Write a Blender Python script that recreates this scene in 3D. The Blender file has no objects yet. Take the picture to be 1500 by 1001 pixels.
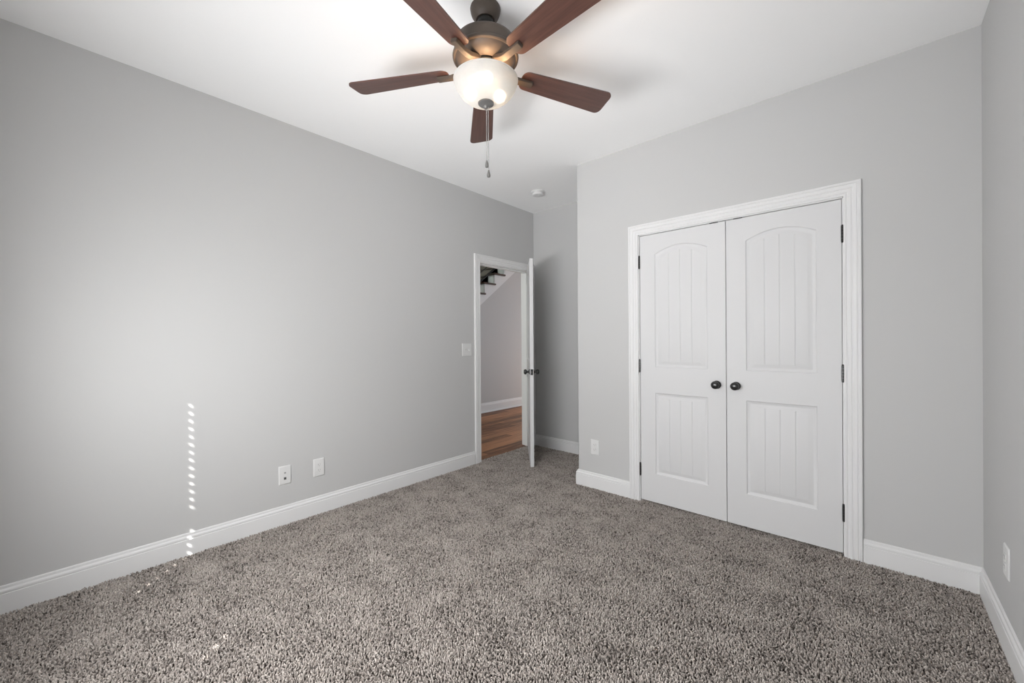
import bpy, bmesh, math, random
import numpy as np
from mathutils import Vector, Matrix

random.seed(4)
rng = np.random.default_rng(7)
SC = bpy.context.scene
C = SC.collection
PI = math.pi

# ------------------------------------------------------------------ camera
LEFT, FRONT, ALC, RIGHT, CORN, BACK, CEIL = -2.990, 2.957, 3.722, 0.3955, -1.896, -0.395, 2.743
F_PX, YAW, PITCH, ROLL, CAM_H = 587.59, 0.732019, -0.002354, -0.007031, 1.23694
fw = Vector((-math.sin(YAW) * math.cos(PITCH), math.cos(YAW) * math.cos(PITCH), math.sin(PITCH)))
r0 = Vector((math.cos(YAW), math.sin(YAW), 0))
u0 = r0.cross(fw)
rr = r0 * math.cos(ROLL) + u0 * math.sin(ROLL)
uu = -r0 * math.sin(ROLL) + u0 * math.cos(ROLL)
cam_d = bpy.data.cameras.new('camera')
cam_d.sensor_fit = 'HORIZONTAL'
cam_d.sensor_width = 36.0
cam_d.lens = F_PX * 36.0 / 1500.0
cam_d.clip_start = 0.02
cam = bpy.data.objects.new('camera', cam_d)
C.objects.link(cam)
m = Matrix.Identity(4)
for i, v in enumerate((rr, uu, -fw)):
    for j in range(3):
        m[j][i] = v[j]
m[0][3], m[1][3], m[2][3] = 0, 0, CAM_H
cam.matrix_world = m
SC.camera = cam

# ------------------------------------------------------------------ light and exposure
SC.view_settings.view_transform = 'Standard'
SC.view_settings.look = 'None'
SC.view_settings.gamma = 1.0
SC.view_settings.exposure = 0.0
SC.view_settings.use_curve_mapping = False
SC.cycles.max_bounces = 20
SC.cycles.diffuse_bounces = 14

W = bpy.data.worlds.new('sky')
SC.world = W
W.use_nodes = True
W.node_tree.nodes['Background'].inputs[0].default_value = (0.75, 0.85, 1.0, 1)
W.node_tree.nodes['Background'].inputs[1].default_value = 0.6

def lamp(name, kind, loc, direction, energy, color=(1, 1, 1), **kw):
    d = bpy.data.lights.new(name, kind)
    d.energy = energy
    d.color = color
    for k, v in kw.items():
        setattr(d, k, v)
    o = bpy.data.objects.new(name, d)
    C.objects.link(o)
    o.location = loc
    o.rotation_euler = Vector(direction).to_track_quat('-Z', 'Y').to_euler()
    return o

SUN_EL = math.radians(37.8)
lamp('sun', 'SUN', (3, -6, 6), (-0.7071 * math.cos(SUN_EL), 0.7071 * math.cos(SUN_EL), -math.sin(SUN_EL)),
     24.0, (1.0, 0.97, 0.92), angle=math.radians(0.53))
WX0, WX1, WZ0, WZ1 = -2.26, -0.24, 0.62, 2.04          # window opening in the back wall
lamp('window_daylight', 'AREA', (-1.25, BACK + 0.05, 1.12), (0, 1, 0.0), 64.0, (0.985, 0.99, 1.0),
     shape='RECTANGLE', size=1.70, size_y=0.50)
lamp('ceiling_fill', 'AREA', (-1.15, BACK + 0.06, 1.1), (-0.34, 1, 0.52), 6.2, (0.985, 0.99, 1.0),
     shape='RECTANGLE', size=1.62, size_y=0.5, spread=math.radians(68))  # added fill, aimed upward to brighten the far ceiling
lamp('hall_fill', 'AREA', (-4.1, 1.62, 1.7), (0, 1, 0.0), 7.5, (0.86, 1.0, 0.86),
     shape='RECTANGLE', size=1.2, size_y=1.6)  # added fill for the hall
lamp('stairwell_fill', 'AREA', (-5.6, 3.0, 4.6), (0, 0.9, -1), 27.0, (0.90, 1.0, 0.93),
     shape='RECTANGLE', size=0.9, size_y=1.0)  # added fill above the flight to lift the risers and far wall

# ------------------------------------------------------------------ materials
def mat(name, color, rough=0.5, metal=0.0, spec=0.5, bump=None, vary=None):
    """plain paint / metal; bump = (scale, strength, distance), vary = (scale, amount)"""
    M = bpy.data.materials.new(name)
    M.use_nodes = True
    nt = M.node_tree
    b = nt.nodes['Principled BSDF']
    b.inputs['Base Color'].default_value = (*color, 1)
    b.inputs['Roughness'].default_value = rough
    b.inputs['Metallic'].default_value = metal
    b.inputs['Specular IOR Level'].default_value = spec
    tc = nt.nodes.new('ShaderNodeTexCoord')
    if bump:
        n = nt.nodes.new('ShaderNodeTexNoise')
        n.inputs['Scale'].default_value = bump[0]
        n.inputs['Detail'].default_value = 3
        bp = nt.nodes.new('ShaderNodeBump')
        bp.inputs['Strength'].default_value = bump[1]
        bp.inputs['Distance'].default_value = bump[2]
        nt.links.new(tc.outputs['Object'], n.inputs['Vector'])
        nt.links.new(n.outputs['Fac'], bp.inputs['Height'])
        nt.links.new(bp.outputs['Normal'], b.inputs['Normal'])
    if vary:
        n = nt.nodes.new('ShaderNodeTexNoise')
        n.inputs['Scale'].default_value = vary[0]
        n.inputs['Detail'].default_value = 4
        mx = nt.nodes.new('ShaderNodeMix')
        mx.data_type = 'RGBA'
        mx.inputs[6].default_value = (*[c * (1 - vary[1]) for c in color], 1)
        mx.inputs[7].default_value = (*[min(1, c * (1 + vary[1])) for c in color], 1)
        nt.links.new(tc.outputs['Object'], n.inputs['Vector'])
        nt.links.new(n.outputs['Fac'], mx.inputs[0])
        nt.links.new(mx.outputs[2], b.inputs['Base Color'])
    return M

M_WALL = mat('grey_wall_paint', (0.55, 0.55, 0.547), 0.75, spec=0.25, bump=(260, 0.06, 0.002), vary=(1.2, 0.008))
M_CEIL = mat('white_ceiling_paint', (0.93, 0.93, 0.93), 0.9, spec=0.1, bump=(200, 0.05, 0.002))
M_TRIM = mat('white_trim_enamel', (0.745, 0.745, 0.745), 0.42, spec=0.3, bump=(30, 0.02, 0.001))
M_DOOR = mat('white_door_enamel', (0.665, 0.665, 0.67), 0.5, spec=0.3, bump=(90, 0.03, 0.001))
M_PLATE = mat('white_plastic', (0.70, 0.70, 0.695), 0.35, spec=0.5, vary=(40, 0.01))
M_DARKSLOT = mat('dark_socket', (0.05, 0.05, 0.05), 0.6, vary=(80, 0.1))
M_GREYSLOT = mat('grey_socket', (0.32, 0.32, 0.32), 0.6, vary=(80, 0.1))
M_BLACK = mat('black_bronze_hardware', (0.012, 0.012, 0.012), 0.28, metal=0.0, spec=0.7, vary=(60, 0.15))
M_STEEL = mat('brushed_steel', (0.45, 0.45, 0.44), 0.32, metal=1.0, vary=(120, 0.1))
M_BRONZE = mat('oil_rubbed_bronze', (0.074, 0.058, 0.047), 0.5, metal=0.0, spec=0.35, vary=(25, 0.08))
M_FINIAL = mat('pewter_finial', (0.20, 0.195, 0.19), 0.35, metal=0.6, vary=(50, 0.08))
M_BLACKRUB = mat('black_rubber', (0.01, 0.01, 0.01), 0.5, vary=(50, 0.1))
M_SUB = mat('carpet_backing', (0.045, 0.036, 0.031), 1.0, spec=0.0, vary=(30, 0.2))
M_BLIND = mat('white_blind_slat', (0.78, 0.78, 0.76), 0.5, vary=(10, 0.01))
M_TREAD = mat('dark_stained_tread', (0.055, 0.030, 0.020), 0.4, vary=(9, 0.3))
M_RUNNER = mat('taupe_runner', (0.20, 0.175, 0.155), 1.0, spec=0.05, bump=(300, 0.5, 0.004), vary=(90, 0.25))
M_RAIL = mat('black_iron_rail', (0.010, 0.010, 0.010), 0.45, vary=(40, 0.1))
M_DARKCL = mat('closet_interior_paint', (0.4, 0.4, 0.4), 0.9, vary=(2, 0.02))

def glass_mat():
    M = bpy.data.materials.new('window_glass')
    M.use_nodes = True
    nt = M.node_tree
    nt.nodes.clear()
    out = nt.nodes.new('ShaderNodeOutputMaterial')
    t = nt.nodes.new('ShaderNodeBsdfTransparent')
    g = nt.nodes.new('ShaderNodeBsdfGlossy')
    g.inputs['Roughness'].default_value = 0.02
    mx = nt.nodes.new('ShaderNodeMixShader')
    mx.inputs[0].default_value = 0.05
    nt.links.new(t.outputs[0], mx.inputs[1])
    nt.links.new(g.outputs[0], mx.inputs[2])
    nt.links.new(mx.outputs[0], out.inputs[0])
    return M
M_GLASS = glass_mat()

def frosted_mat():
    M = bpy.data.materials.new('frosted_white_glass')
    M.use_nodes = True
    nt = M.node_tree
    nt.nodes.clear()
    out = nt.nodes.new('ShaderNodeOutputMaterial')
    tr = nt.nodes.new('ShaderNodeBsdfTranslucent')
    tr.inputs[0].default_value = (0.085, 0.115, 0.15, 1)
    df = nt.nodes.new('ShaderNodeBsdfDiffuse')
    df.inputs[0].default_value = (0.66, 0.67, 0.68, 1)
    gl = nt.nodes.new('ShaderNodeBsdfGlossy')
    gl.inputs['Roughness'].default_value = 0.2
    n = nt.nodes.new('ShaderNodeTexNoise')
    n.inputs['Scale'].default_value = 14
    cr = nt.nodes.new('ShaderNodeMapRange')
    cr.inputs['To Min'].default_value = 0.58
    cr.inputs['To Max'].default_value = 0.66
    nt.links.new(n.outputs['Fac'], cr.inputs['Value'])
    m1 = nt.nodes.new('ShaderNodeMixShader')
    nt.links.new(cr.outputs[0], m1.inputs[0])
    nt.links.new(tr.outputs[0], m1.inputs[1])
    nt.links.new(df.outputs[0], m1.inputs[2])
    m2 = nt.nodes.new('ShaderNodeMixShader')
    m2.inputs[0].default_value = 0.04
    nt.links.new(m1.outputs[0], m2.inputs[1])
    nt.links.new(gl.outputs[0], m2.inputs[2])
    rf = nt.nodes.new('ShaderNodeBsdfRefraction')
    rf.inputs['IOR'].default_value = 1.18
    rf.inputs['Roughness'].default_value = 0.46
    m3 = nt.nodes.new('ShaderNodeMixShader')
    m3.inputs[0].default_value = 0.10
    nt.links.new(m2.outputs[0], m3.inputs[1])
    nt.links.new(rf.outputs[0], m3.inputs[2])
    nt.links.new(m3.outputs[0], out.inputs[0])
    return M
M_BOWL = frosted_mat()

def emit_mat(name, color, strength):
    M = bpy.data.materials.new(name)
    M.use_nodes = True
    nt = M.node_tree
    nt.nodes.clear()
    out = nt.nodes.new('ShaderNodeOutputMaterial')
    e = nt.nodes.new('ShaderNodeEmission')
    e.inputs[0].default_value = (*color, 1)
    e.inputs[1].default_value = strength
    nt.links.new(e.outputs[0], out.inputs[0])
    return M
M_BULB = emit_mat('lit_bulb', (1.0, 0.62, 0.34), 108.0)

def wood_mat(name, dark, light, axis_scale, rough=0.35, spec=0.5, planks=None):
    """grain stretched along local X; planks = (width, length) splits the surface into boards along X"""
    M = bpy.data.materials.new(name)
    M.use_nodes = True
    nt = M.node_tree
    L = nt.links.new
    b = nt.nodes['Principled BSDF']
    b.inputs['Roughness'].default_value = rough
    b.inputs['Specular IOR Level'].default_value = spec
    tc = nt.nodes.new('ShaderNodeTexCoord')
    mp = nt.nodes.new('ShaderNodeMapping')
    mp.inputs['Scale'].default_value = axis_scale
    L(tc.outputs['Object'], mp.inputs['Vector'])
    n = nt.nodes.new('ShaderNodeTexNoise')
    n.inputs['Scale'].default_value = 1.0
    n.inputs['Detail'].default_value = 6
    n.inputs['Roughness'].default_value = 0.62
    n.inputs['Distortion'].default_value = 0.3
    L(mp.outputs[0], n.inputs['Vector'])
    ramp = nt.nodes.new('ShaderNodeValToRGB')
    ramp.color_ramp.elements[0].position = 0.30
    ramp.color_ramp.elements[1].position = 0.70
    ramp.color_ramp.elements[0].color = (*dark, 1)
    ramp.color_ramp.elements[1].color = (*light, 1)
    fac = n.outputs['Fac']
    if planks:
        br = nt.nodes.new('ShaderNodeTexBrick')
        br.inputs['Color1'].default_value = (0.0, 0, 0, 1)
        br.inputs['Color2'].default_value = (1, 1, 1, 1)
        br.inputs['Mortar'].default_value = (0.2, 0.2, 0.2, 1)
        br.inputs['Scale'].default_value = 1.0
        br.inputs['Mortar Size'].default_value = 0.0012
        br.inputs['Brick Width'].default_value = planks[1]
        br.inputs['Row Height'].default_value = planks[0]
        br.offset = 0.37
        L(tc.outputs['Object'], br.inputs['Vector'])
        add = nt.nodes.new('ShaderNodeMath')
        add.operation = 'MULTIPLY_ADD'
        add.inputs[1].default_value = 0.42
        L(br.outputs['Color'], add.inputs[0])
        sub = nt.nodes.new('ShaderNodeMath')
        sub.operation = 'SUBTRACT'
        sub.inputs[1].default_value = 0.2
        L(fac, sub.inputs[0])
        L(sub.outputs[0], add.inputs[2])
        fac = add.outputs[0]
    L(fac, ramp.inputs[0])
    L(ramp.outputs[0], b.inputs['Base Color'])
    return M

M_BLADE = wood_mat('mahogany_blade', (0.050, 0.021, 0.016), (0.115, 0.050, 0.037), (3.0, 60.0, 60.0), 0.42, 0.85)
M_HALLF = wood_mat('brown_plank_floor', (0.115, 0.046, 0.020), (0.46, 0.215, 0.105), (2.2, 30.0, 30.0), 0.45, 0.2, planks=(0.125, 1.3))

def pile_mat():
    M = bpy.data.materials.new('taupe_carpet_yarn')
    M.use_nodes = True
    nt = M.node_tree
    L = nt.links.new
    b = nt.nodes['Principled BSDF']
    b.inputs['Roughness'].default_value = 0.95
    b.inputs['Specular IOR Level'].default_value = 0.1
    b.inputs['Sheen Weight'].default_value = 0.15
    a = nt.nodes.new('ShaderNodeAttribute')
    a.attribute_name = 'yarn_tint'
    ramp = nt.nodes.new('ShaderNodeValToRGB')
    e = ramp.color_ramp.elements
    e[0].position, e[0].color = 0.0, (0.075, 0.062, 0.053, 1)
    e[1].position, e[1].color = 1.0, (0.55, 0.500, 0.458, 1)
    k = e.new(0.35)
    k.color = (0.315, 0.278, 0.252, 1)
    L(a.outputs['Fac'], ramp.inputs[0])
    L(ramp.outputs[0], b.inputs['Base Color'])
    return M
M_PILE = pile_mat()

# ------------------------------------------------------------------ mesh helpers
def finish(bm, smooth=None):
    bmesh.ops.recalc_face_normals(bm, faces=bm.faces)
    if smooth is not None:
        for f in bm.faces:
            f.smooth = True
        for e in bm.edges:
            if len(e.link_faces) == 2 and e.calc_face_angle(0) > smooth:
                e.smooth = False

def obj(name, bm, material, parent=None, smooth=None, off=None):
    """one mesh object; off shifts world coordinates into the parent's local frame"""
    if off is not None:
        bmesh.ops.translate(bm, verts=bm.verts, vec=-Vector(off))
    finish(bm, smooth)
    me = bpy.data.meshes.new(name)
    bm.to_mesh(me)
    bm.free()
    me.materials.append(material)
    o = bpy.data.objects.new(name, me)
    C.objects.link(o)
    if parent is not None:
        o.parent = parent
    return o

def thing(name, label, cat, loc=(0, 0, 0), rotz=0.0, group=None):
    o = bpy.data.objects.new(name, None)
    o.empty_display_size = 0.05
    C.objects.link(o)
    o.location = loc
    o.rotation_euler = (0, 0, rotz)
    o['label'], o['category'] = label, cat
    if group:
        o['group'] = group
    return o

def struct(name, bm, material, parent=None, smooth=None, label=None, cat=None):
    o = obj(name, bm, material, parent, smooth)
    o['kind'] = 'structure'
    if label:
        o['label'], o['category'] = label, cat
    return o

def box(bm, x0, x1, y0, y1, z0, z1, bev=0.0, seg=2):
    vs = [bm.verts.new((x, y, z)) for x in (x0, x1) for y in (y0, y1) for z in (z0, z1)]
    fs = [bm.faces.new([vs[i] for i in q]) for q in ((0, 1, 3, 2), (4, 6, 7, 5), (0, 4, 5, 1), (2, 3, 7, 6), (0, 2, 6, 4), (1, 5, 7, 3))]
    if bev > 0:
        es = list({e for f in fs for e in f.edges})
        bmesh.ops.bevel(bm, geom=es, offset=bev, segments=seg, affect='EDGES', profile=0.5)
    return bm

def boxes(*bs):
    bm = bmesh.new()
    for b in bs:
        box(bm, *b)
    return bm

def lathe(prof, seg=48, center=(0, 0, 0), bm=None, axis='z'):
    """revolve (r, h) points; r = 0 closes the shape"""
    bm = bm or bmesh.new()
    cx, cy, cz = center
    def P(r, h, a):
        if axis == 'z':
            return (cx + r * math.cos(a), cy + r * math.sin(a), cz + h)
        if axis == 'y':
            return (cx + r * math.cos(a), cy + h, cz + r * math.sin(a))
        return (cx + h, cy + r * math.cos(a), cz + r * math.sin(a))
    rings = []
    for r, h in prof:
        if r < 1e-7:
            rings.append([bm.verts.new(P(0, h, 0))])
        else:
            rings.append([bm.verts.new(P(r, h, 2 * PI * k / seg)) for k in range(seg)])
    for A, B in zip(rings, rings[1:]):
        for k in range(seg):
            k2 = (k + 1) % seg
            if len(A) == 1 and len(B) == 1:
                continue
            if len(A) == 1:
                bm.faces.new((A[0], B[k], B[k2]))
            elif len(B) == 1:
                bm.faces.new((A[k], B[0], A[k2]))
            else:
                bm.faces.new((A[k], B[k], B[k2], A[k2]))
    return bm

def prism(bm, pts, fn, a, b):
    """extrude the polygon pts from depth a to depth b; fn(u, v, d) gives the point"""
    A = [bm.verts.new(fn(u, v, a)) for u, v in pts]
    B = [bm.verts.new(fn(u, v, b)) for u, v in pts]
    bm.faces.new(A)
    bm.faces.new(B[::-1])
    n = len(pts)
    for i in range(n):
        bm.faces.new((A[i], B[i], B[(i + 1) % n], A[(i + 1) % n]))
    return bm

def strip(bm, prof, ends):
    """sweep an open profile between stations; ends = list of functions profile point -> xyz; closes the two end caps"""
    rows = [[bm.verts.new(f(p)) for p in prof] for f in ends]
    for A, B in zip(rows, rows[1:]):
        for i in range(len(prof) - 1):
            bm.faces.new((A[i], A[i + 1], B[i + 1], B[i]))
    for R in (rows[0], rows[-1]):
        try:
            bm.faces.new(R)
        except ValueError:
            pass
    return bm

# ------------------------------------------------------------------ room shell
T = 0.12
DY0, DY1, DH = 2.828, 3.650, 2.052           # doorway opening in the left wall
CX0, CX1, CH = -1.346, -0.114, 2.046         # closet opening
struct('floor', boxes((LEFT - 0.04, RIGHT + 0.05, BACK - 0.05, ALC + 0.05, -0.12, -0.014)), M_SUB)
struct('ceiling', boxes((LEFT - T, RIGHT + T, BACK - T, ALC + T, CEIL, CEIL + 0.1)), M_CEIL)
struct('wall_left', boxes((LEFT - T, LEFT, BACK - T, DY0, -0.1, CEIL), (LEFT - T, LEFT, DY1, ALC + T, -0.1, CEIL),
                          (LEFT - T, LEFT, DY0, DY1, DH, CEIL)), M_WALL)
struct('wall_right', boxes((RIGHT, RIGHT + T, BACK - T, ALC + T, -0.1, CEIL)), M_WALL)
struct('wall_alcove', boxes((LEFT, RIGHT, ALC, ALC + T, -0.1, CEIL)), M_WALL)
struct('wall_back', boxes((LEFT, WX0, BACK - T, BACK, -0.1, CEIL), (WX1, RIGHT, BACK - T, BACK, -0.1, CEIL),
                          (WX0, WX1, BACK - T, BACK, -0.1, WZ0), (WX0, WX1, BACK - T, BACK, WZ1, CEIL)), M_WALL)
# closet wall with a rounded outer corner towards the alcove
bm = bmesh.new()
rc = 0.012
pts = [(CX0, FRONT), (CORN + rc, FRONT)]
for k in range(1, 6):
    a = -PI / 2 - k * PI / 10
    pts.append((CORN + rc + rc * math.cos(a), FRONT + rc + rc * math.sin(a)))
pts += [(CORN, ALC), (CORN + 0.1, ALC), (CORN + 0.1, FRONT + 0.1), (CX0, FRONT + 0.1)]
prism(bm, pts, lambda u, v, d: (u, v, d), -0.1, CEIL)
box(bm, CX1, RIGHT, FRONT, FRONT + 0.1, -0.1, CEIL)
box(bm, CX0, CX1, FRONT, FRONT + 0.1, CH, CEIL)
struct('wall_front', bm, M_WALL, smooth=0.5)

# baseboards
BB = [(0.0152, -0.02), (0.0152, 0.083), (0.0150, 0.0855), (0.0118, 0.0870), (0.0118, 0.0900), (0.0138, 0.0915), (0.0138, 0.0990),
      (0.0120, 0.1035), (0.0085, 0.1065), (0.0070, 0.1085), (0.0070, 0.1120), (0.0062, 0.1185), (0.0035, 0.1225), (0.0, 0.1230)]
def baseboard(name, p0, p1, nrm, m0, m1, back=0.0):
    p0, p1, nrm = Vector((*p0, 0)), Vector((*p1, 0)), Vector((*nrm, 0))
    d = (p1 - p0).normalized()
    prof = BB + [(0.0, -0.02)]
    bm = bmesh.new()
    strip(bm, prof + [prof[0]],
          [lambda q: p0 + nrm * q[0] + d * (m0 * q[0]) + Vector((0, 0, q[1])),
           lambda q: p1 + nrm * q[0] - d * (m1 * q[0]) + Vector((0, 0, q[1]))])
    bmesh.ops.remove_doubles(bm, verts=bm.verts, dist=1e-6)
    return struct(name, bm, M_TRIM, smooth=0.35)
CAS = 0.078
baseboard('baseboard_left', (LEFT, BACK), (LEFT, DY0 - CAS - 0.002), (1, 0), 1, 0)
baseboard('baseboard_alcove', (LEFT, ALC), (CORN, ALC), (0, -1), 1, 1)
baseboard('baseboard_return', (CORN, ALC), (CORN, FRONT), (-1, 0), 1, -1)
baseboard('baseboard_front', (CORN, FRONT), (CX0 - CAS + 0.006, FRONT), (0, -1), -1, 0)
baseboard('baseboard_corner', (CX1 + CAS - 0.006, FRONT), (RIGHT, FRONT), (0, -1), 0, 1)
baseboard('baseboard_right', (RIGHT, FRONT), (RIGHT, BACK), (-1, 0), 1, 1)
baseboard('baseboard_back', (RIGHT, BACK), (LEFT, BACK), (0, 1), 1, 1)

# casings: (across from the inner edge, thickness)
CP = [(0.0, 0.0), (0.0, 0.0105), (0.002, 0.0125), (0.010, 0.0130), (0.0135, 0.0105), (0.0160, 0.0105), (0.020, 0.0135), (0.032, 0.0145),
      (0.0345, 0.0120), (0.0370, 0.0120), (0.042, 0.0165), (0.056, 0.0190), (0.0585, 0.0160), (0.0610, 0.0160), (0.064, 0.0195),
      (0.0745, 0.0195), (0.0770, 0.0170), (CAS, 0.0)]
def casing(bm, a0, a1, top, fn, zb=-0.012):
    """U-shaped casing round an opening a0..a1 up to top; fn(a, z, t) -> xyz"""
    strip(bm, CP + [CP[0]], [lambda q: fn(a0 - q[0], zb, q[1]), lambda q: fn(a0 - q[0], top + q[0], q[1]),
                             lambda q: fn(a1 + q[0], top + q[0], q[1]), lambda q: fn(a1 + q[0], zb, q[1])])
    bmesh.ops.remove_doubles(bm, verts=bm.verts, dist=1e-6)
bm = bmesh.new()
casing(bm, CX0 - 0.006 + 0.012, CX1 + 0.006 - 0.012, CH + 0.006 - 0.012, lambda a, z, t: (a, FRONT - t, z))
JT = 0.012                                    # closet jamb
for b in ((CX0, CX0 + JT, FRONT - 0.001, FRONT + 0.099, -0.012, CH), (CX1 - JT, CX1, FRONT - 0.001, FRONT + 0.099, -0.012, CH),
          (CX0, CX1, FRONT - 0.001, FRONT + 0.099, CH - JT, CH),
          (CX0 + JT, CX0 + JT + 0.01, FRONT + 0.045, FRONT + 0.08, -0.012, CH), (CX1 - JT - 0.01, CX1 - JT, FRONT + 0.045, FRONT + 0.08, -0.012, CH),
          (CX0 + JT, CX1 - JT, FRONT + 0.045, FRONT + 0.08, CH - JT - 0.012, CH - JT)):
    box(bm, *b)
struct('trim_2', bm, M_TRIM, smooth=0.35, label='white moulded casing and jamb round the double closet doors', cat='door casing')
bm = bmesh.new()
casing(bm, DY0 + 0.008, DY1 - 0.008, DH - 0.008, lambda a, z, t: (LEFT + t, a, z))
casing(bm, DY0 + 0.008, DY1 - 0.008, DH - 0.008, lambda a, z, t: (LEFT - T - t, a, z))
XA, XB = LEFT - T - 0.001, LEFT + 0.001
for b in ((XA, XB, DY0, DY0 + 0.014, -0.012, DH), (XA, XB, DY1 - 0.014, DY1, -0.012, DH), (XA, XB, DY0, DY1, DH - 0.014, DH),
          (LEFT - 0.075, LEFT - 0.037, DY0 + 0.014, DY0 + 0.025, -0.012, DH), (LEFT - 0.075, LEFT - 0.037, DY1 - 0.025, DY1 - 0.014, -0.012, DH),
          (LEFT - 0.075, LEFT - 0.037, DY0 + 0.014, DY1 - 0.014, DH - 0.025, DH - 0.014)):
    box(bm, *b)
struct('trim_1', bm, M_TRIM, smooth=0.35, label='white moulded casing and jamb round the open doorway', cat='door casing')

# ------------------------------------------------------------------ doors
def panel_xs(x0, x1, g):
    """column stations of a panel with V-groove centres g"""
    xs = []
    c = (x0 + x1) / 2
    base = np.linspace(x0, x1, 17)
    gs = [c + k for k in g]
    for x in base:
        if all(abs(x - q) > 0.006 for q in gs):
            xs.append((x, 0.0))
    for q in gs:
        xs += [(q - 0.0035, 0.0), (q, 0.0028), (q + 0.0035, 0.0)]
    return sorted(xs)

def door_leaf(w, h, th, faces=(1, -1), panels=None):
    """leaf in local x 0..w, y -th/2..th/2 (front is -y), z 0..h with moulded plank panels"""
    bm = bmesh.new()
    inset = 0.115
    x0, x1 = inset, w - inset
    lo, hi = (0.213, 0.825), (1.020, 1.868, 0.050)      # z ranges; the upper panel's arch rises by the third value
    rings = [(0.0, 0.0), (0.004, 0.0055), (0.010, 0.0078), (0.016, 0.0092), (0.019, 0.0100), (0.024, 0.0094), (0.040, 0.0036), (0.044, 0.0028)]
    def arch(t, z1, rise):
        return z1 + rise * (1 - (2 * t - 1) ** 2)
    for sgn in faces:
        yf = -th / 2 * sgn
        V = lambda x, z, d: bm.verts.new((x, yf + d * sgn, z))
        pans = [(lo[0], lo[1], 0.0), hi]
        outl = []
        for (z0, z1, rise) in pans:
            xf0, xf1 = x0 + 0.044, x1 - 0.044
            st = panel_xs(xf0, xf1, (-0.080, 0.0, 0.080))
            prev = None
            for ro, rd in rings:
                bot, top = [], []
                last = ro == rings[-1][0]
                for x, gd in st:
                    t = (x - xf0) / (xf1 - xf0)
                    xx = x0 + ro + t * (x1 - x0 - 2 * ro)
                    d = rd + (gd if last else 0)
                    bot.append(V(xx, z0 + ro, d))
                    top.append(V(xx, arch(t, z1, rise) - ro, d))
                if prev is None:
                    outl.append((bot, top))
                else:
                    pb, pt = prev
                    for i in range(len(st) - 1):
                        bm.faces.new((pb[i], pb[i + 1], bot[i + 1], bot[i]))
                        bm.faces.new((pt[i], top[i], top[i + 1], pt[i + 1]))
                    bm.faces.new((pb[0], bot[0], top[0], pt[0]))
                    bm.faces.new((pb[-1], pt[-1], top[-1], bot[-1]))
                prev = (bot, top)
            for i in range(len(st) - 1):
                bm.faces.new((prev[0][i], prev[0][i + 1], prev[1][i + 1], prev[1][i]))
        # stiles and rails round the two panels
        c = [V(0, 0, 0), V(w, 0, 0), V(w, h, 0), V(0, h, 0)]
        (b1, t1), (b2, t2) = outl
        bm.faces.new([c[0], c[1]] + b1[::-1])
        bm.faces.new(t1 + b2[::-1])
        bm.faces.new(t2 + [c[2], c[3]])
        bm.faces.new([c[0], b1[0], t1[0], b2[0], t2[0], c[3]])
        bm.faces.new([c[1], c[2], t2[-1], b2[-1], t1[-1], b1[-1]])
    # rim of the leaf
    def rim(xa, za, xb, zb):
        vs = [bm.verts.new(p) for p in ((xa, -th / 2, za), (xb, -th / 2, zb), (xb, th / 2, zb), (xa, th / 2, za))]
        bm.faces.new(vs)
    rim(0, 0, w, 0); rim(w, 0, w, h); rim(w, h, 0, h); rim(0, h, 0, 0)
    if len(faces) == 1:
        y = th / 2 * faces[0]
        bm.faces.new([bm.verts.new(p) for p in ((0, y, 0), (0, y, h), (w, y, h), (w, y, 0))])
    bmesh.ops.remove_doubles(bm, verts=bm.verts, dist=1e-5)
    return bm

def knob_bm(c, axis_sign):
    """round knob on a rosette pointing along local -y (axis_sign 1) or +y (-1) from the face point c"""
    s = -axis_sign
    prof = [(0.0, 0.0), (0.0265, 0.0), (0.0275, 0.002), (0.0265, 0.0055), (0.022, 0.0085), (0.0135, 0.0105), (0.0115, 0.014), (0.0105, 0.022),
            (0.012, 0.027), (0.018, 0.030), (0.0235, 0.0345), (0.0262, 0.041), (0.0262, 0.046), (0.0238, 0.052), (0.0185, 0.0565), (0.0100, 0.0592), (0.0, 0.060)]
    return lathe([(r, s * h) for r, h in prof], 40, c, axis='y')

def hinge_bm(x, y, z):
    bm = bmesh.new()
    for a, b in ((-0.044, -0.027), (-0.0262, -0.0092), (-0.0084, 0.0084), (0.0092, 0.0262), (0.027, 0.044)):
        lathe([(0, a), (0.0062, a), (0.0062, b), (0, b)], 16, (x, y, z), bm)
    lathe([(0, 0.044), (0.005, 0.044), (0.006, 0.047), (0.004, 0.051), (0, 0.052)], 16, (x, y, z), bm)
    lathe([(0, -0.052), (0.004, -0.051), (0.006, -0.047), (0.005, -0.044), (0, -0.044)], 16, (x, y, z), bm)
    return bm

LW, LH, TH = 0.599, 2.020, 0.035
DZ = 0.010
def closet_door(name, x0, left, label):
    o = struct(name, door_leaf(LW, LH, TH, (1,)), M_DOOR, smooth=0.35, label=label, cat='door')
    o.location = (x0, FRONT + 0.005 + TH / 2, DZ)
    kx = LW - 0.057 if left else 0.057
    k = obj('door_knob', knob_bm((kx, -TH / 2, 0.917), 1), M_BLACK, o, smooth=0.6)
    hx = -0.0035 if left else LW + 0.0035
    for z in (1.832, 1.036, 0.241):
        obj('hinge', hinge_bm(hx, -TH / 2 - 0.0045, z - DZ), M_BLACK, o, smooth=0.6)
    bx = LW - 0.098 if left else 0.046
    bm = boxes((bx, bx + 0.052, -TH / 2 - 0.0030, -TH / 2 + 0.022, LH - 0.0015, LH + 0.0038))
    obj('ball_catch', bm, M_BLACK, o)
    return o
closet_door('door_2', CX0 + JT + 0.003, True, 'white two-panel closet door leaf hinged beside the low outlet, knob on its right edge')
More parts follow.
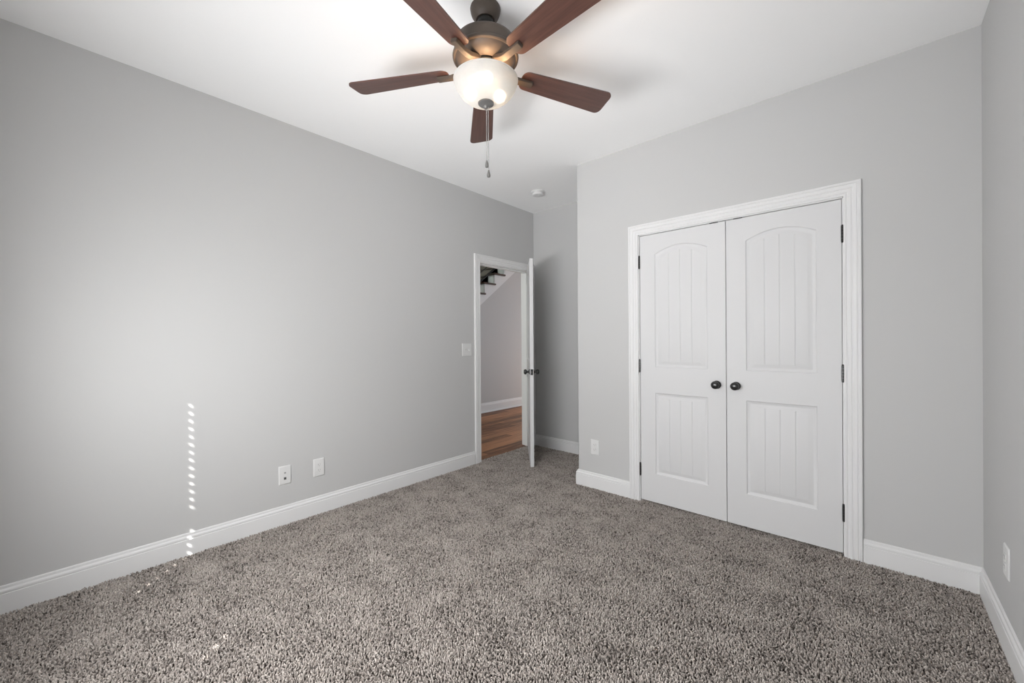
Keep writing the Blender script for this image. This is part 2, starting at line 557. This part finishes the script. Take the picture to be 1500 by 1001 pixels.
closet_door('door_3', CX1 - JT - 0.003 - LW, False, 'white two-panel closet door leaf nearest the right wall, knob on its left edge')

# open bedroom door: hinged on the far jamb, swung 42 degrees into the room
BW = DY1 - DY0 - 0.028 + 0.004
hx, hy = LEFT + 0.002, DY1 - 0.0155
ANG = math.atan2(-0.617, 0.556)
d1 = struct('door_1', door_leaf(BW, 2.030, TH), M_DOOR, smooth=0.35,
            label='white panelled bedroom door standing half open into the room', cat='door')
ex, ey = math.cos(ANG), math.sin(ANG)
nx, ny = -ey, ex                                # local +y, the room face
d1.location = (hx - nx * TH / 2 + ex * 0.004, hy - ny * TH / 2 + ey * 0.004, 0.005)
d1.rotation_euler = (0, 0, ANG)
for s in (1, -1):
    obj('door_knob', knob_bm((BW - 0.062, -TH / 2 * s, 0.922), s), M_BLACK, d1, smooth=0.6)
bm = bmesh.new()
box(bm, BW - 0.0005, BW + 0.0015, -0.0125, 0.0125, 0.894, 0.951, 0.0006, 1)
lp = obj('latch_plate', bm, M_BLACK, d1)
bm = bmesh.new()
prism(bm, [(-0.0065, 0.0), (0.0065, 0.0), (0.0065, 0.003), (-0.0065, 0.011)], lambda u, v, d: (BW + 0.0015 + v, u, d), 0.914, 0.931)
obj('latch_bolt', bm, M_STEEL, lp)
for z in (1.80, 1.02, 0.24):
    obj('hinge', hinge_bm(-0.004, TH / 2 + 0.003, z), M_BLACK, d1, smooth=0.6)

# ------------------------------------------------------------------ hall and staircase beyond the doorway
HX = -5.0
HY0, HY1 = 1.5, 7.6
FLX = LEFT - 0.040
bm = boxes((-(HY1), -(HY0), HX - 0.02, FLX, -0.1, -0.006))
hf = struct('floor_hall', bm, M_HALLF)
hf.rotation_euler = (0, 0, -PI / 2)            # boards run along the hall: local x -> -y, local y -> x
RISE, RUN = 0.188, 0.2505
TN0, TZ0 = 4.824, 2.250                          # nosing corner of one tread seen through the door
def tread(k):
    return TN0 + k * RUN, TZ0 + k * RISE          # nosing y, top z
# wall under the stair: polygon up to the sloping skirt
SL = RISE / RUN
def skirt_low(y):
    return 1.831 + (y - 4.731) * SL
y_cut = 4.731 - 1.781 / SL
bm = bmesh.new()
top_y = 4.731 + (CEIL + 1.2 - 1.871) / SL
prism(bm, [(max(HY0, y_cut), -0.1), (HY1, -0.1), (HY1, CEIL + 1.2), (top_y, CEIL + 1.2), (max(HY0, y_cut), 0.03)], lambda u, v, d: (d, u, v), HX - 0.1, HX)
struct('wall_hall', bm, M_WALL)
struct('wall_stairwell', boxes((HX - 1.15, HX - 1.05, HY0, HY1, -0.1, 5.2), (HX - 1.05, LEFT - T, HY1, HY1 + 0.1, -0.1, 5.2),
                               (HX - 1.05, LEFT - T, HY0 - 0.1, HY0, -0.1, 5.2)), M_WALL)
struct('ceiling_hall', boxes((HX + 0.05, HX + 0.15, HY0, HY1, CEIL, 5.2), (HX + 0.05, LEFT - T, HY0, HY1, CEIL, CEIL + 0.25), (HX - 1.05, HX + 0.05, HY0, HY1, 5.1, 5.2)), M_CEIL)
def hall_base():
    bm = bmesh.new()
    prof = [(0.016, -0.02), (0.016, 0.118), (0.013, 0.124), (0.012, 0.136), (0.007, 0.142), (0.006, 0.155), (0.0, 0.160), (0.0, -0.02)]
    strip(bm, prof + [prof[0]], [lambda q: (HX + q[0], HY0, q[1]), lambda q: (HX + q[0], HY1, q[1])])
    qr = [(0.0155, -0.02), (0.030, -0.02), (0.030, 0.004), (0.026, 0.014), (0.0155, 0.018)]
    strip(bm, qr + [qr[0]], [lambda q: (HX + q[0], HY0, q[1]), lambda q: (HX + q[0], HY1, q[1])])
    bmesh.ops.remove_doubles(bm, verts=bm.verts, dist=1e-6)
    return bm
struct('baseboard_hall', hall_base(), M_TRIM, smooth=0.4)

st = thing('staircase', 'staircase with white skirt and dark treads seen through the open doorway', 'staircase', (HX, TN0, 0))
so = (HX, TN0, 0)
K0, K1 = -5, 5
bm = bmesh.new()                                  # saw-toothed skirt board
pts = []
for k in range(K0, K1):
    y, z = tread(k)
    pts += [(y + 0.028, z - RISE), (y + 0.028, z - 0.030)]
yl, zl = tread(K1 - 1)
pts += [(yl + RUN + 0.028, zl - 0.030), (yl + RUN + 0.028, skirt_low(yl + RUN + 0.028)), (pts[0][0], skirt_low(pts[0][0]))]
prism(bm, pts, lambda u, v, d: (d, u, v), HX - 0.001, HX + 0.012)
obj('skirt_board', bm, M_TRIM, st, off=so)
for k in range(K0, K1):
    y, z = tread(k)
    bm = bmesh.new()
    box(bm, HX - 1.04, HX + 0.045, y, y + RUN + 0.035, z - 0.030, z, 0.008, 2)
    obj('tread', bm, M_TREAD, st, smooth=0.6, off=so)
    obj('riser', boxes((HX - 1.04, HX + 0.010, y + 0.026, y + 0.042, z - RISE, z - 0.030)), M_TRIM, st, off=so)

bm = bmesh.new()                                  # carpet runner down the middle of the flight
top = []
for k in range(K0, K1):
    y, z = tread(k)
    top += [(y + 0.014, z - RISE), (y + 0.014, z - 0.040), (y - 0.012, z - 0.030), (y - 0.012, z + 0.004), (y - 0.004, z + 0.012)]
prism(bm, top + [(q[0] + 0.010, q[1] - 0.010) for q in reversed(top)], lambda u, v, d: (d, u, v), HX - 0.90, HX - 0.155)
obj('carpet_runner', bm, M_RUNNER, st, off=so)

rl = thing('stair_railing', 'black iron stair railing with sloping bars above the dark treads', 'railing', (HX, TN0, 0))
def bar(bm, p, q, r, seg=8):
    p, q = Vector(p), Vector(q)
    d = (q - p).normalized()
    s = d.cross(Vector((1, 0, 0))).normalized()
    t = Vector((1, 0, 0))
    A = [bm.verts.new(p + (s * math.cos(a) + t * math.sin(a)) * r) for a in [2 * PI * i / seg for i in range(seg)]]
    B = [bm.verts.new(q + (s * math.cos(a) + t * math.sin(a)) * r) for a in [2 * PI * i / seg for i in range(seg)]]
    bm.faces.new(A); bm.faces.new(B[::-1])
    for i in range(seg):
        bm.faces.new((A[i], B[i], B[(i + 1) % seg], A[(i + 1) % seg]))
ya, za = tread(-3); yb, zb = tread(4)
for h, r, nm in ((0.036, 0.014, 'lower_rail'), (0.185, 0.008, 'infill_bar'), (0.325, 0.008, 'infill_bar'), (0.465, 0.008, 'infill_bar'), (0.605, 0.008, 'infill_bar'), (0.745, 0.008, 'infill_bar'), (0.90, 0.024, 'handrail')):
    bm = bmesh.new()
    bar(bm, (HX - 0.03, ya, za + h), (HX - 0.03, yb, zb + h), r)
    obj(nm, bm, M_RAIL, rl, smooth=0.9, off=so)
for k in (-3, 3):
    y, z = tread(k)
    obj('post', boxes((HX - 0.046, HX - 0.014, y + 0.10, y + 0.132, z, z + 1.0)), M_RAIL, rl, off=so)

# ------------------------------------------------------------------ window behind the camera, with its blind
bm = boxes((WX0 - 0.0, WX0 + 0.04, BACK - T, BACK - 0.06, WZ0, WZ1), (WX1 - 0.04, WX1, BACK - T, BACK - 0.06, WZ0, WZ1),
           (WX0, WX1, BACK - T, BACK - 0.06, WZ0, WZ0 + 0.04), (WX0, WX1, BACK - T, BACK - 0.06, WZ1 - 0.04, WZ1),
           (WX0, WX1, BACK - T + 0.01, BACK - 0.075, 1.235, 1.30))
wn = struct('window_1', bm, M_TRIM)
obj('pane', boxes((WX0 + 0.03, WX1 - 0.03, BACK - 0.103, BACK - 0.099, WZ0 + 0.03, WZ1 - 0.03)), M_GLASS, wn)
bm = bmesh.new()
for b in ((WX0 - 0.08, WX0, BACK, BACK + 0.018, WZ0 - 0.02, WZ1 + 0.08), (WX1, WX1 + 0.08, BACK, BACK + 0.018, WZ0 - 0.02, WZ1 + 0.08),
          (WX0, WX1, BACK, BACK + 0.018, WZ1, WZ1 + 0.08), (WX0 - 0.1, WX1 + 0.1, BACK, BACK + 0.05, WZ0 - 0.04, WZ0 - 0.015),
          (WX0 - 0.08, WX1 + 0.08, BACK, BACK + 0.016, WZ0 - 0.12, WZ0 - 0.04)):
    box(bm, *b)
struct('trim_3', bm, M_TRIM)
BLX0, BLX1, BY = WX0 + 0.012, WX1 - 0.012, BACK - 0.028
bl = thing('window_blind', 'white slatted blind drawn down over the back window', 'blind', ((BLX0 + BLX1) / 2, BY, WZ0))
bo = ((BLX0 + BLX1) / 2, BY, WZ0)
obj('headrail', boxes((BLX0, BLX1, BY - 0.024, BY + 0.024, WZ1 - 0.05, WZ1 - 0.002)), M_BLIND, bl, off=bo)
PITCHZ = 0.0461
HOLES = (-2.075, -1.175)
tilt = math.radians(76)
bm = bmesh.new()
nsl = int((WZ1 - 0.075 - WZ0 - 0.03) / PITCHZ)
for k in range(nsl):
    zc = 1.915 - k * PITCHZ + 0.046
    xs = [BLX0]
    for h in HOLES:
        g = 0.009
        if h == HOLES[1]:                         # unseen route holes, widths shaped per slat to thin out the floor sun dots
            g = 0.009 if 0.83 < zc < 0.96 else (0.0035 if 1.34 < zc < 1.87 else 0.0)
        if g > 0:
            xs += [h - g, h + g]
    xs.append(BLX1)
    hw, hh, tt = 0.0255, 0.0042, 0.0013
    def P(x, s, n):
        return (x, BY + s * math.cos(tilt) - n * math.sin(tilt), zc + s * math.sin(tilt) + n * math.cos(tilt))
    def slab(xa, xb, sa, sb):
        v = [bm.verts.new(P(x, s, n)) for x in (xa, xb) for s in (sa, sb) for n in (-tt, tt)]
        for q in ((0, 1, 3, 2), (4, 6, 7, 5), (0, 4, 5, 1), (2, 3, 7, 6), (0, 2, 6, 4), (1, 5, 7, 3)):
            bm.faces.new([v[i] for i in q])
    for i in range(len(xs) - 1):
        if i % 2 == 0:
            slab(xs[i], xs[i + 1], -hw, hw)
        else:
            slab(xs[i], xs[i + 1], -hw, -hh)
            slab(xs[i], xs[i + 1], hh, hw)
obj('slats', bm, M_BLIND, bl, off=bo)
obj('bottom_rail', boxes((BLX0, BLX1, BY - 0.025, BY + 0.025, WZ0 + 0.004, WZ0 + 0.028)), M_BLIND, bl, off=bo)

# ------------------------------------------------------------------ ceiling fan
FX, FY = -1.2996, 1.2813
FO = (FX, FY, CEIL)
fan = thing('ceiling_fan', 'bronze ceiling fan with five mahogany blades and a lit frosted bowl', 'ceiling fan', FO)
def flathe(name, prof, material, parent=fan, seg=64, smooth=0.6):
    return obj(name, lathe([(r, z - CEIL) for r, z in prof], seg), material, parent, smooth=smooth)
flathe('canopy', [(0.0, CEIL)] + [(0.067, CEIL), (0.0685, CEIL - 0.006)] +
       [(0.0675 * math.cos(a), CEIL - 0.008 - 0.060 * math.sin(a)) for a in np.linspace(0.05, 0.90, 14)] +
       [(0.039, CEIL - 0.053), (0.0, CEIL - 0.050)], M_BRONZE)
flathe('hanger_ball', [(0.0, CEIL - 0.045), (0.033, CEIL - 0.048), (0.036, CEIL - 0.058), (0.035, CEIL - 0.068), (0.027, CEIL - 0.080), (0.016, CEIL - 0.086),
                       (0.016, CEIL - 0.135), (0.0, CEIL - 0.135)], M_BLACKRUB)
motor = flathe('motor_housing', [(0.0, 2.622), (0.020, 2.622), (0.024, 2.614), (0.050, 2.608), (0.105, 2.596), (0.126, 2.588), (0.1365, 2.580), (0.1402, 2.571),
                         (0.1415, 2.560), (0.1425, 2.530), (0.1475, 2.524), (0.1490, 2.518), (0.1475, 2.512), (0.1420, 2.509), (0.1360, 2.510), (0.1330, 2.507),
                         (0.1250, 2.498), (0.1050, 2.487), (0.0850, 2.481), (0.0760, 2.480), (0.0740, 2.484), (0.0, 2.484)], M_BRONZE)
flathe('flywheel', [(0.0, 2.486), (0.073, 2.486), (0.074, 2.482), (0.074, 2.472), (0.070, 2.468), (0.0, 2.468)], M_BLACKRUB)
flathe('switch_housing', [(0.0, 2.470), (0.040, 2.470), (0.041, 2.466), (0.041, 2.434), (0.052, 2.427), (0.056, 2.420), (0.054, 2.412), (0.0, 2.410)], M_BRONZE)
# frosted bowl
RB, ZR, ZB = 0.1435, 2.416, 2.313
bowl_prof = [(0.1445, ZR + 0.002), (0.1465, ZR), (0.1455, ZR - 0.003)]
for a in np.linspace(0.06, PI / 2, 22):
    bowl_prof.append((RB * math.cos(a) ** 0.86, ZR - (ZR - ZB) * math.sin(a) ** 1.12))
bowl_prof[-1] = (0.004, ZB)
flathe('light_bowl', bowl_prof, M_BOWL, seg=96)
fin = flathe('finial', [(0.0, ZB + 0.006), (0.012, ZB + 0.006), (0.034, ZB + 0.004), (0.0362, ZB + 0.001), (0.0355, ZB - 0.003), (0.030, ZB - 0.007), (0.018, ZB - 0.010),
                  (0.012, ZB - 0.013), (0.0095, ZB - 0.019), (0.0075, ZB - 0.024), (0.0, ZB - 0.026)], M_FINIAL)
fin['label'] = 'grey metal finial disc under the bowl'
cam_dir = math.atan2(-FY, -FX)
for k in range(3):
    a = cam_dir + math.radians(6) + k * 2 * PI / 3
    bx, by, bz = 0.070 * math.cos(a), 0.070 * math.sin(a), 2.388 - CEIL
    bm = bmesh.new()
    bmesh.ops.create_uvsphere(bm, u_segments=20, v_segments=12, radius=0.021, matrix=Matrix.Translation((bx, by, bz)))
    obj('bulb', bm, M_BULB, fan, smooth=3)
# blades
PH = math.radians(138.1)
def blade_outline():
    xs = []
    r_in, r_out, w_in, w_out = 0.176, 0.662, 0.0520, 0.0690
    def corner(cx, cy, rx, ry, a0, a1, n=7):
        return [(cx + rx * math.cos(a), cy + ry * math.sin(a)) for a in np.linspace(a0, a1, n)]
    pts = corner(r_out - 0.030, w_out - 0.030, 0.030, 0.030, PI / 2, 0)
    pts += corner(r_out - 0.030, -w_out + 0.030, 0.030, 0.030, 0, -PI / 2)
    pts += corner(r_in + 0.034, -w_in + 0.036, 0.034, 0.034, -PI / 2, -PI)
    pts += corner(r_in + 0.034, w_in - 0.036, 0.034, 0.034, PI, PI / 2)
    return pts
ZBL = 2.467
for k in range(5):
    a = PH + k * 2 * PI / 5
    Rz = Matrix.Rotation(a, 4, 'Z')
    Rp = Matrix.Rotation(math.radians(-12), 4, 'X')      # leading edge lower
    bm = bmesh.new()
    prism(bm, blade_outline(), lambda u, v, d: (u, v, d), -0.003, 0.003)
    es = [e for e in bm.edges if len(e.link_faces) == 2 and e.calc_face_angle(0) > 1.2]
    bmesh.ops.bevel(bm, geom=es, offset=0.0012, segments=2, affect='EDGES')
    b = obj('blade', bm, M_BLADE, fan, smooth=0.7)
    b.matrix_local = Matrix.Translation((0, 0, ZBL - CEIL)) @ Rz @ Rp
    # bracket: arm from the flywheel out under the blade root
    bm = bmesh.new()
    Rb = Matrix.Translation((0, 0, ZBL - CEIL)) @ Rz
    path = [(0.050, 0.012, 0.024, 0.008), (0.085, 0.006, 0.020, 0.009), (0.130, -0.010, 0.016, 0.009), (0.165, -0.0135, 0.0150, 0.008), (0.232, -0.0135, 0.0150, 0.008)]
    rows = []
    for r, z, hw, ht in path:
        tw = Matrix.Rotation(math.radians(-12) * min(1, max(0, (r - 0.06) / 0.1)), 3, 'X')
        row = []
        for sy, sz in ((-1, -1), (1, -1), (1, 1), (-1, 1)):
            v = tw @ Vector((0, sy * hw, z + sz * ht))
            row.append(bm.verts.new((r, v.y, v.z)))
        rows.append(row)
    bm.faces.new(rows[0]); bm.faces.new(rows[-1][::-1])
    for A, B in zip(rows, rows[1:]):
        for i in range(4):
            bm.faces.new((A[i], B[i], B[(i + 1) % 4], A[(i + 1) % 4]))
    bmesh.ops.recalc_face_normals(bm, faces=bm.faces)
    bmesh.ops.bevel(bm, geom=list(bm.edges), offset=0.0018, segments=2, affect='EDGES')
    ir = obj('blade_bracket', bm, M_BRONZE, fan, smooth=0.8)
    ir.matrix_local = Rb
# pull chains
def chain(name, x, y, z0, z1, fob):
    bm = bmesh.new()
    n = int((z0 - z1) / 0.006)
    for i in range(n):
        z = z0 - 0.003 - i * (z0 - z1) / n
        lathe([(0, 0.0024), (0.0017, 0.0016), (0.0021, 0), (0.0017, -0.0016), (0, -0.0024)], 8, (x, y, z - CEIL), bm)
    lathe([(0, 0), (0.0008, 0), (0.0008, z1 - z0), (0, z1 - z0)], 6, (x, y, z0 - CEIL), bm)
    c = obj(name, bm, M_STEEL, fan, smooth=0.9)
    f = obj('pull_fob', lathe([(0, 0.004), (0.003, 0.003), (0.0045, -0.004), (0.0075, -0.016), (0.0082, -0.022), (0.0070, -0.028), (0.0, -0.031)], 20, (x, y, z1 - CEIL)), M_FINIAL, c, smooth=0.7)
    return c
rx, ry = rr.x, rr.y
chain('pull_chain', rx * 0.002, ry * 0.002, 2.300, 2.052, 0)
chain('pull_chain', rx * 0.010, ry * 0.010, 2.316, 2.008, 0)

# ------------------------------------------------------------------ smoke detector
sx, sy = -2.514, 3.207
sd = thing('smoke_detector', 'round white smoke detector on the ceiling near the open door', 'smoke detector', (sx, sy, CEIL))
obj('base', lathe([(0, 0), (0.066, 0), (0.067, -0.003), (0.067, -0.011), (0.064, -0.014), (0, -0.014)], 48), M_PLATE, sd, smooth=0.5)
obj('cover', lathe([(0.0, -0.012), (0.060, -0.012), (0.060, -0.019), (0.056, -0.019), (0.056, -0.022), (0.059, -0.022), (0.058, -0.030), (0.053, -0.038), (0.040, -0.043),
                    (0.020, -0.0455), (0.0, -0.046)], 48), M_PLATE, sd, smooth=0.5)
obj('test_button', lathe([(0.0, -0.044), (0.011, -0.044), (0.011, -0.048), (0.0, -0.0485)], 24, (0.022, -0.012, 0)), M_PLATE, sd, smooth=0.5)

# ------------------------------------------------------------------ plates on the walls (local: x right, -y out of the wall, z up)
def plate_bm(w, h, t=0.0055):
    bm = bmesh.new()
    n = 6
    def ring(ins, y):
        a, b = w / 2 - ins, h / 2 - ins
        rad = 0.004
        out = []
        for cx, cz, s in ((a - rad, b - rad, 0), (-a + rad, b - rad, 1), (-a + rad, -b + rad, 2), (a - rad, -b + rad, 3)):
            for i in range(4):
                an = s * PI / 2 + i * PI / 6
                out.append(bm.verts.new((cx + rad * math.cos(an), y, cz + rad * math.sin(an))))
        return out
    rows = [ring(0, 0.0), ring(0, -0.0018), ring(0.0022, -0.0042), ring(0.0065, -t), ring(0.0085, -t - 0.0002)]
    for A, B in zip(rows, rows[1:]):
        for i in range(len(A)):
            bm.faces.new((A[i], A[(i + 1) % len(A)], B[(i + 1) % len(A)], B[i]))
    bm.faces.new(rows[-1])
    bm.faces.new(rows[0][::-1])
    return bm
def ylathe(prof, c, seg=24):
    return lathe([(r, -h) for r, h in prof], seg, c, axis='y')
def screw(parent, x, z, y=-0.0055):
    bm = ylathe([(0, 0), (0.0034, 0), (0.0034, 0.0006), (0.0022, 0.0012), (0, 0.0013)], (x, y, z), 16)
    obj('screw', bm, M_PLATE, parent, smooth=0.6)
def outlet(label, loc, rotz, group=None):
    t = thing('wall_outlet', label, 'outlet', loc, rotz, group)
    obj('face_plate', plate_bm(0.079, 0.127), M_PLATE, t, smooth=0.7)
    for s in (1, -1):
        zc = 0.0195 * s
        bm = bmesh.new()
        pts = [(0.0172 * math.cos(a), max(-0.0135, min(0.0135, 0.0172 * math.sin(a)))) for a in np.linspace(0, 2 * PI, 28, endpoint=False)]
        prism(bm, pts, lambda u, v, d: (u, d, zc + v), -0.0050, -0.0078)
        r = obj('receptacle', bm, M_PLATE, t)
        bm = bmesh.new()
        for x, hh in ((-0.0063, 0.0045), (0.0063, 0.0037)):
            box(bm, x - 0.0011, x + 0.0011, -0.0083, -0.0070, zc + 0.003 - hh, zc + 0.003 + hh)
        lathe([(0, -0.0083), (0.0023, -0.0083), (0.0023, -0.0070), (0, -0.0070)], 14, (0, 0, zc - 0.0075), bm, axis='y')
        obj('slots', bm, M_GREYSLOT, r)
    screw(t, 0, 0)
    return t
RL, RF, RR = PI / 2, 0.0, -PI / 2
t = thing('wall_jack', 'white cable jack plate with two dark sockets low on the left wall', 'wall jack', (LEFT, 0.995, 0.329), RL)
obj('face_plate', plate_bm(0.079, 0.127), M_PLATE, t, smooth=0.7)
j = obj('upper_socket', ylathe([(0, 0.004), (0.0062, 0.004), (0.0062, 0.0070), (0.0046, 0.0070), (0.0040, 0.0062), (0, 0.0062)], (0, 0, 0.016)), M_GREYSLOT, t, smooth=0.5)
bm = boxes((-0.0080, 0.0080, -0.0068, -0.0045, -0.031, -0.013))
k = obj('lower_socket', bm, M_GREYSLOT, t)
obj('socket_opening', boxes((-0.0062, 0.0062, -0.0074, -0.0060, -0.0285, -0.0155)), M_DARKSLOT, k)
screw(t, 0, 0.046); screw(t, 0, -0.046)
outlet('white duplex outlet on the left wall beside the cable jack', (LEFT, 1.222, 0.328), RL)
outlet('white duplex outlet between the alcove corner and the closet doors', (-1.733, FRONT, 0.338), RF)
outlet('white duplex outlet on the right wall seen almost edge on', (RIGHT, 2.494, 0.344), RR)
t = thing('light_switch', 'white two-toggle light switch beside the open doorway', 'light switch', (LEFT, 2.656, 1.149), RL)
obj('face_plate', plate_bm(0.124, 0.127), M_PLATE, t, smooth=0.7)
for s, up in ((-1, 1), (1, -1)):
    x = 0.023 * s
    tg = obj('toggle_slot', boxes((x - 0.0058, x + 0.0058, -0.0066, -0.0045, -0.0130, 0.0130)), M_PLATE, t)
    bm = bmesh.new()
    prism(bm, [(-0.005, -0.006 * up), (-0.005, 0.006 * up), (-0.016, 0.012 * up), (-0.017, 0.006 * up)], lambda u, v, d: (d, u, v), x - 0.0042, x + 0.0042)
    obj('toggle', bm, M_PLATE, tg)
    screw(t, x, 0.030); screw(t, x, -0.030)

# ------------------------------------------------------------------ carpet pile
def carpet():
    sp = 0.0067
    def grid(x0, x1, y0, y1):
        nx_, ny_ = int((x1 - x0) / sp), int((y1 - y0) / sp)
        X, Y = np.meshgrid(x0 + (np.arange(nx_) + 0.5) * sp, y0 + (np.arange(ny_) + 0.5) * sp)
        return np.stack([X.ravel(), Y.ravel()], 1)
    P = np.concatenate([grid(LEFT + 0.008, RIGHT - 0.008, BACK + 0.008, FRONT - 0.006),
                        grid(LEFT + 0.008, CORN - 0.008, FRONT - 0.006, ALC - 0.008),
                        grid(FLX + 0.002, LEFT + 0.008, DY0 + 0.016, DY1 - 0.016),
                        grid(CX0 + 0.014, CX1 - 0.014, FRONT - 0.006, FRONT + 0.07)])
    P += rng.uniform(-0.5, 0.5, P.shape) * sp * 1.1
    N = len(P)
    # slow fields: trodden patches and sweeper strokes
    def field(n, kmin, kmax):
        v = np.zeros(N)
        for _ in range(n):
            k = rng.uniform(kmin, kmax); a = rng.uniform(0, 2 * PI); ph = rng.uniform(0, 2 * PI)
            v += np.sin(k * (P[:, 0] * math.cos(a) + P[:, 1] * math.sin(a)) + ph)
        return v / math.sqrt(n / 2)
    f1, f2, f3 = field(10, 3, 12), field(10, 3, 12), field(18, 12, 42)
    az = rng.uniform(0, 2 * PI, N)
    lean = np.abs(rng.normal(0.42, 0.24, N)) - 0.12 * f3
    lx = np.cos(az) * np.sin(lean) + 0.07 * f1
    ly = np.sin(az) * np.sin(lean) + 0.07 * f2
    Ln = rng.uniform(0.0110, 0.0170, N)
    rad = rng.uniform(0.0022, 0.0032, N)
    tint = np.clip(rng.normal(0.54, 0.27, N) + 0.065 * f3, 0, 1)
    z0 = -0.0145
    hz = Ln * np.sqrt(np.clip(1 - lx ** 2 - ly ** 2, 0.15, 1))
    levels = [(0.0, 0.8), (0.60, 1.20), (0.93, 0.85)]
    nseg = 4
    per = nseg * 3 + 1
    V = np.zeros((N, per, 3), np.float32)
    rot = rng.uniform(0, 2 * PI, N)
    for li, (t, w) in enumerate(levels):
        cx = P[:, 0] + lx * Ln * (t ** 1.5)
        cy = P[:, 1] + ly * Ln * (t ** 1.5)
        cz = z0 + hz * t
        for s in range(nseg):
            a = rot + 2 * PI * s / nseg + t * 1.2
            V[:, li * nseg + s, 0] = cx + rad * w * np.cos(a)
            V[:, li * nseg + s, 1] = cy + rad * w * np.sin(a)
            V[:, li * nseg + s, 2] = cz - rad * w * (lx * np.cos(a) + ly * np.sin(a)) * 0.8
    V[:, -1, 0] = P[:, 0] + lx * Ln
    V[:, -1, 1] = P[:, 1] + ly * Ln
    V[:, -1, 2] = z0 + hz
    V[:, :, 0] = np.clip(V[:, :, 0], FLX, RIGHT - 0.002)
    quads, tris = [], []
    for li in range(2):
        for s in range(nseg):
            s2 = (s + 1) % nseg
            quads.append((li * nseg + s, li * nseg + s2, (li + 1) * nseg + s2, (li + 1) * nseg + s))
    for s in range(nseg):
        tris.append((2 * nseg + s, 2 * nseg + (s + 1) % nseg, per - 1))
    q = np.array(quads).ravel(); tr = np.array(tris).ravel()
    one = np.concatenate([q, tr])
    loops = (np.arange(N, dtype=np.int32)[:, None] * per + one[None, :].astype(np.int32)).ravel()
    sizes = np.array([4] * len(quads) + [3] * len(tris), np.int32)
    starts1 = np.concatenate([[0], np.cumsum(sizes)[:-1]]).astype(np.int32)
    starts = (np.arange(N, dtype=np.int32)[:, None] * len(one) + starts1[None, :]).ravel().astype(np.int32)
    me = bpy.data.meshes.new('carpet_pile')
    me.vertices.add(N * per)
    me.vertices.foreach_set('co', V.ravel())
    me.loops.add(len(loops))
    me.loops.foreach_set('vertex_index', loops)
    me.polygons.add(len(starts))
    me.polygons.foreach_set('loop_start', starts)
    me.polygons.foreach_set('use_smooth', np.ones(len(starts), bool))
    at = me.attributes.new('yarn_tint', 'FLOAT', 'POINT')
    at.data.foreach_set('value', np.repeat(tint, per).astype(np.float32))
    me.update(calc_edges=True)
    me.materials.append(M_PILE)
    o = bpy.data.objects.new('carpet_pile', me)
    C.objects.link(o)
    o['kind'] = 'stuff'
    o['label'] = 'taupe frieze carpet pile covering the bedroom floor'
    o['category'] = 'carpet'
    return N
carpet()
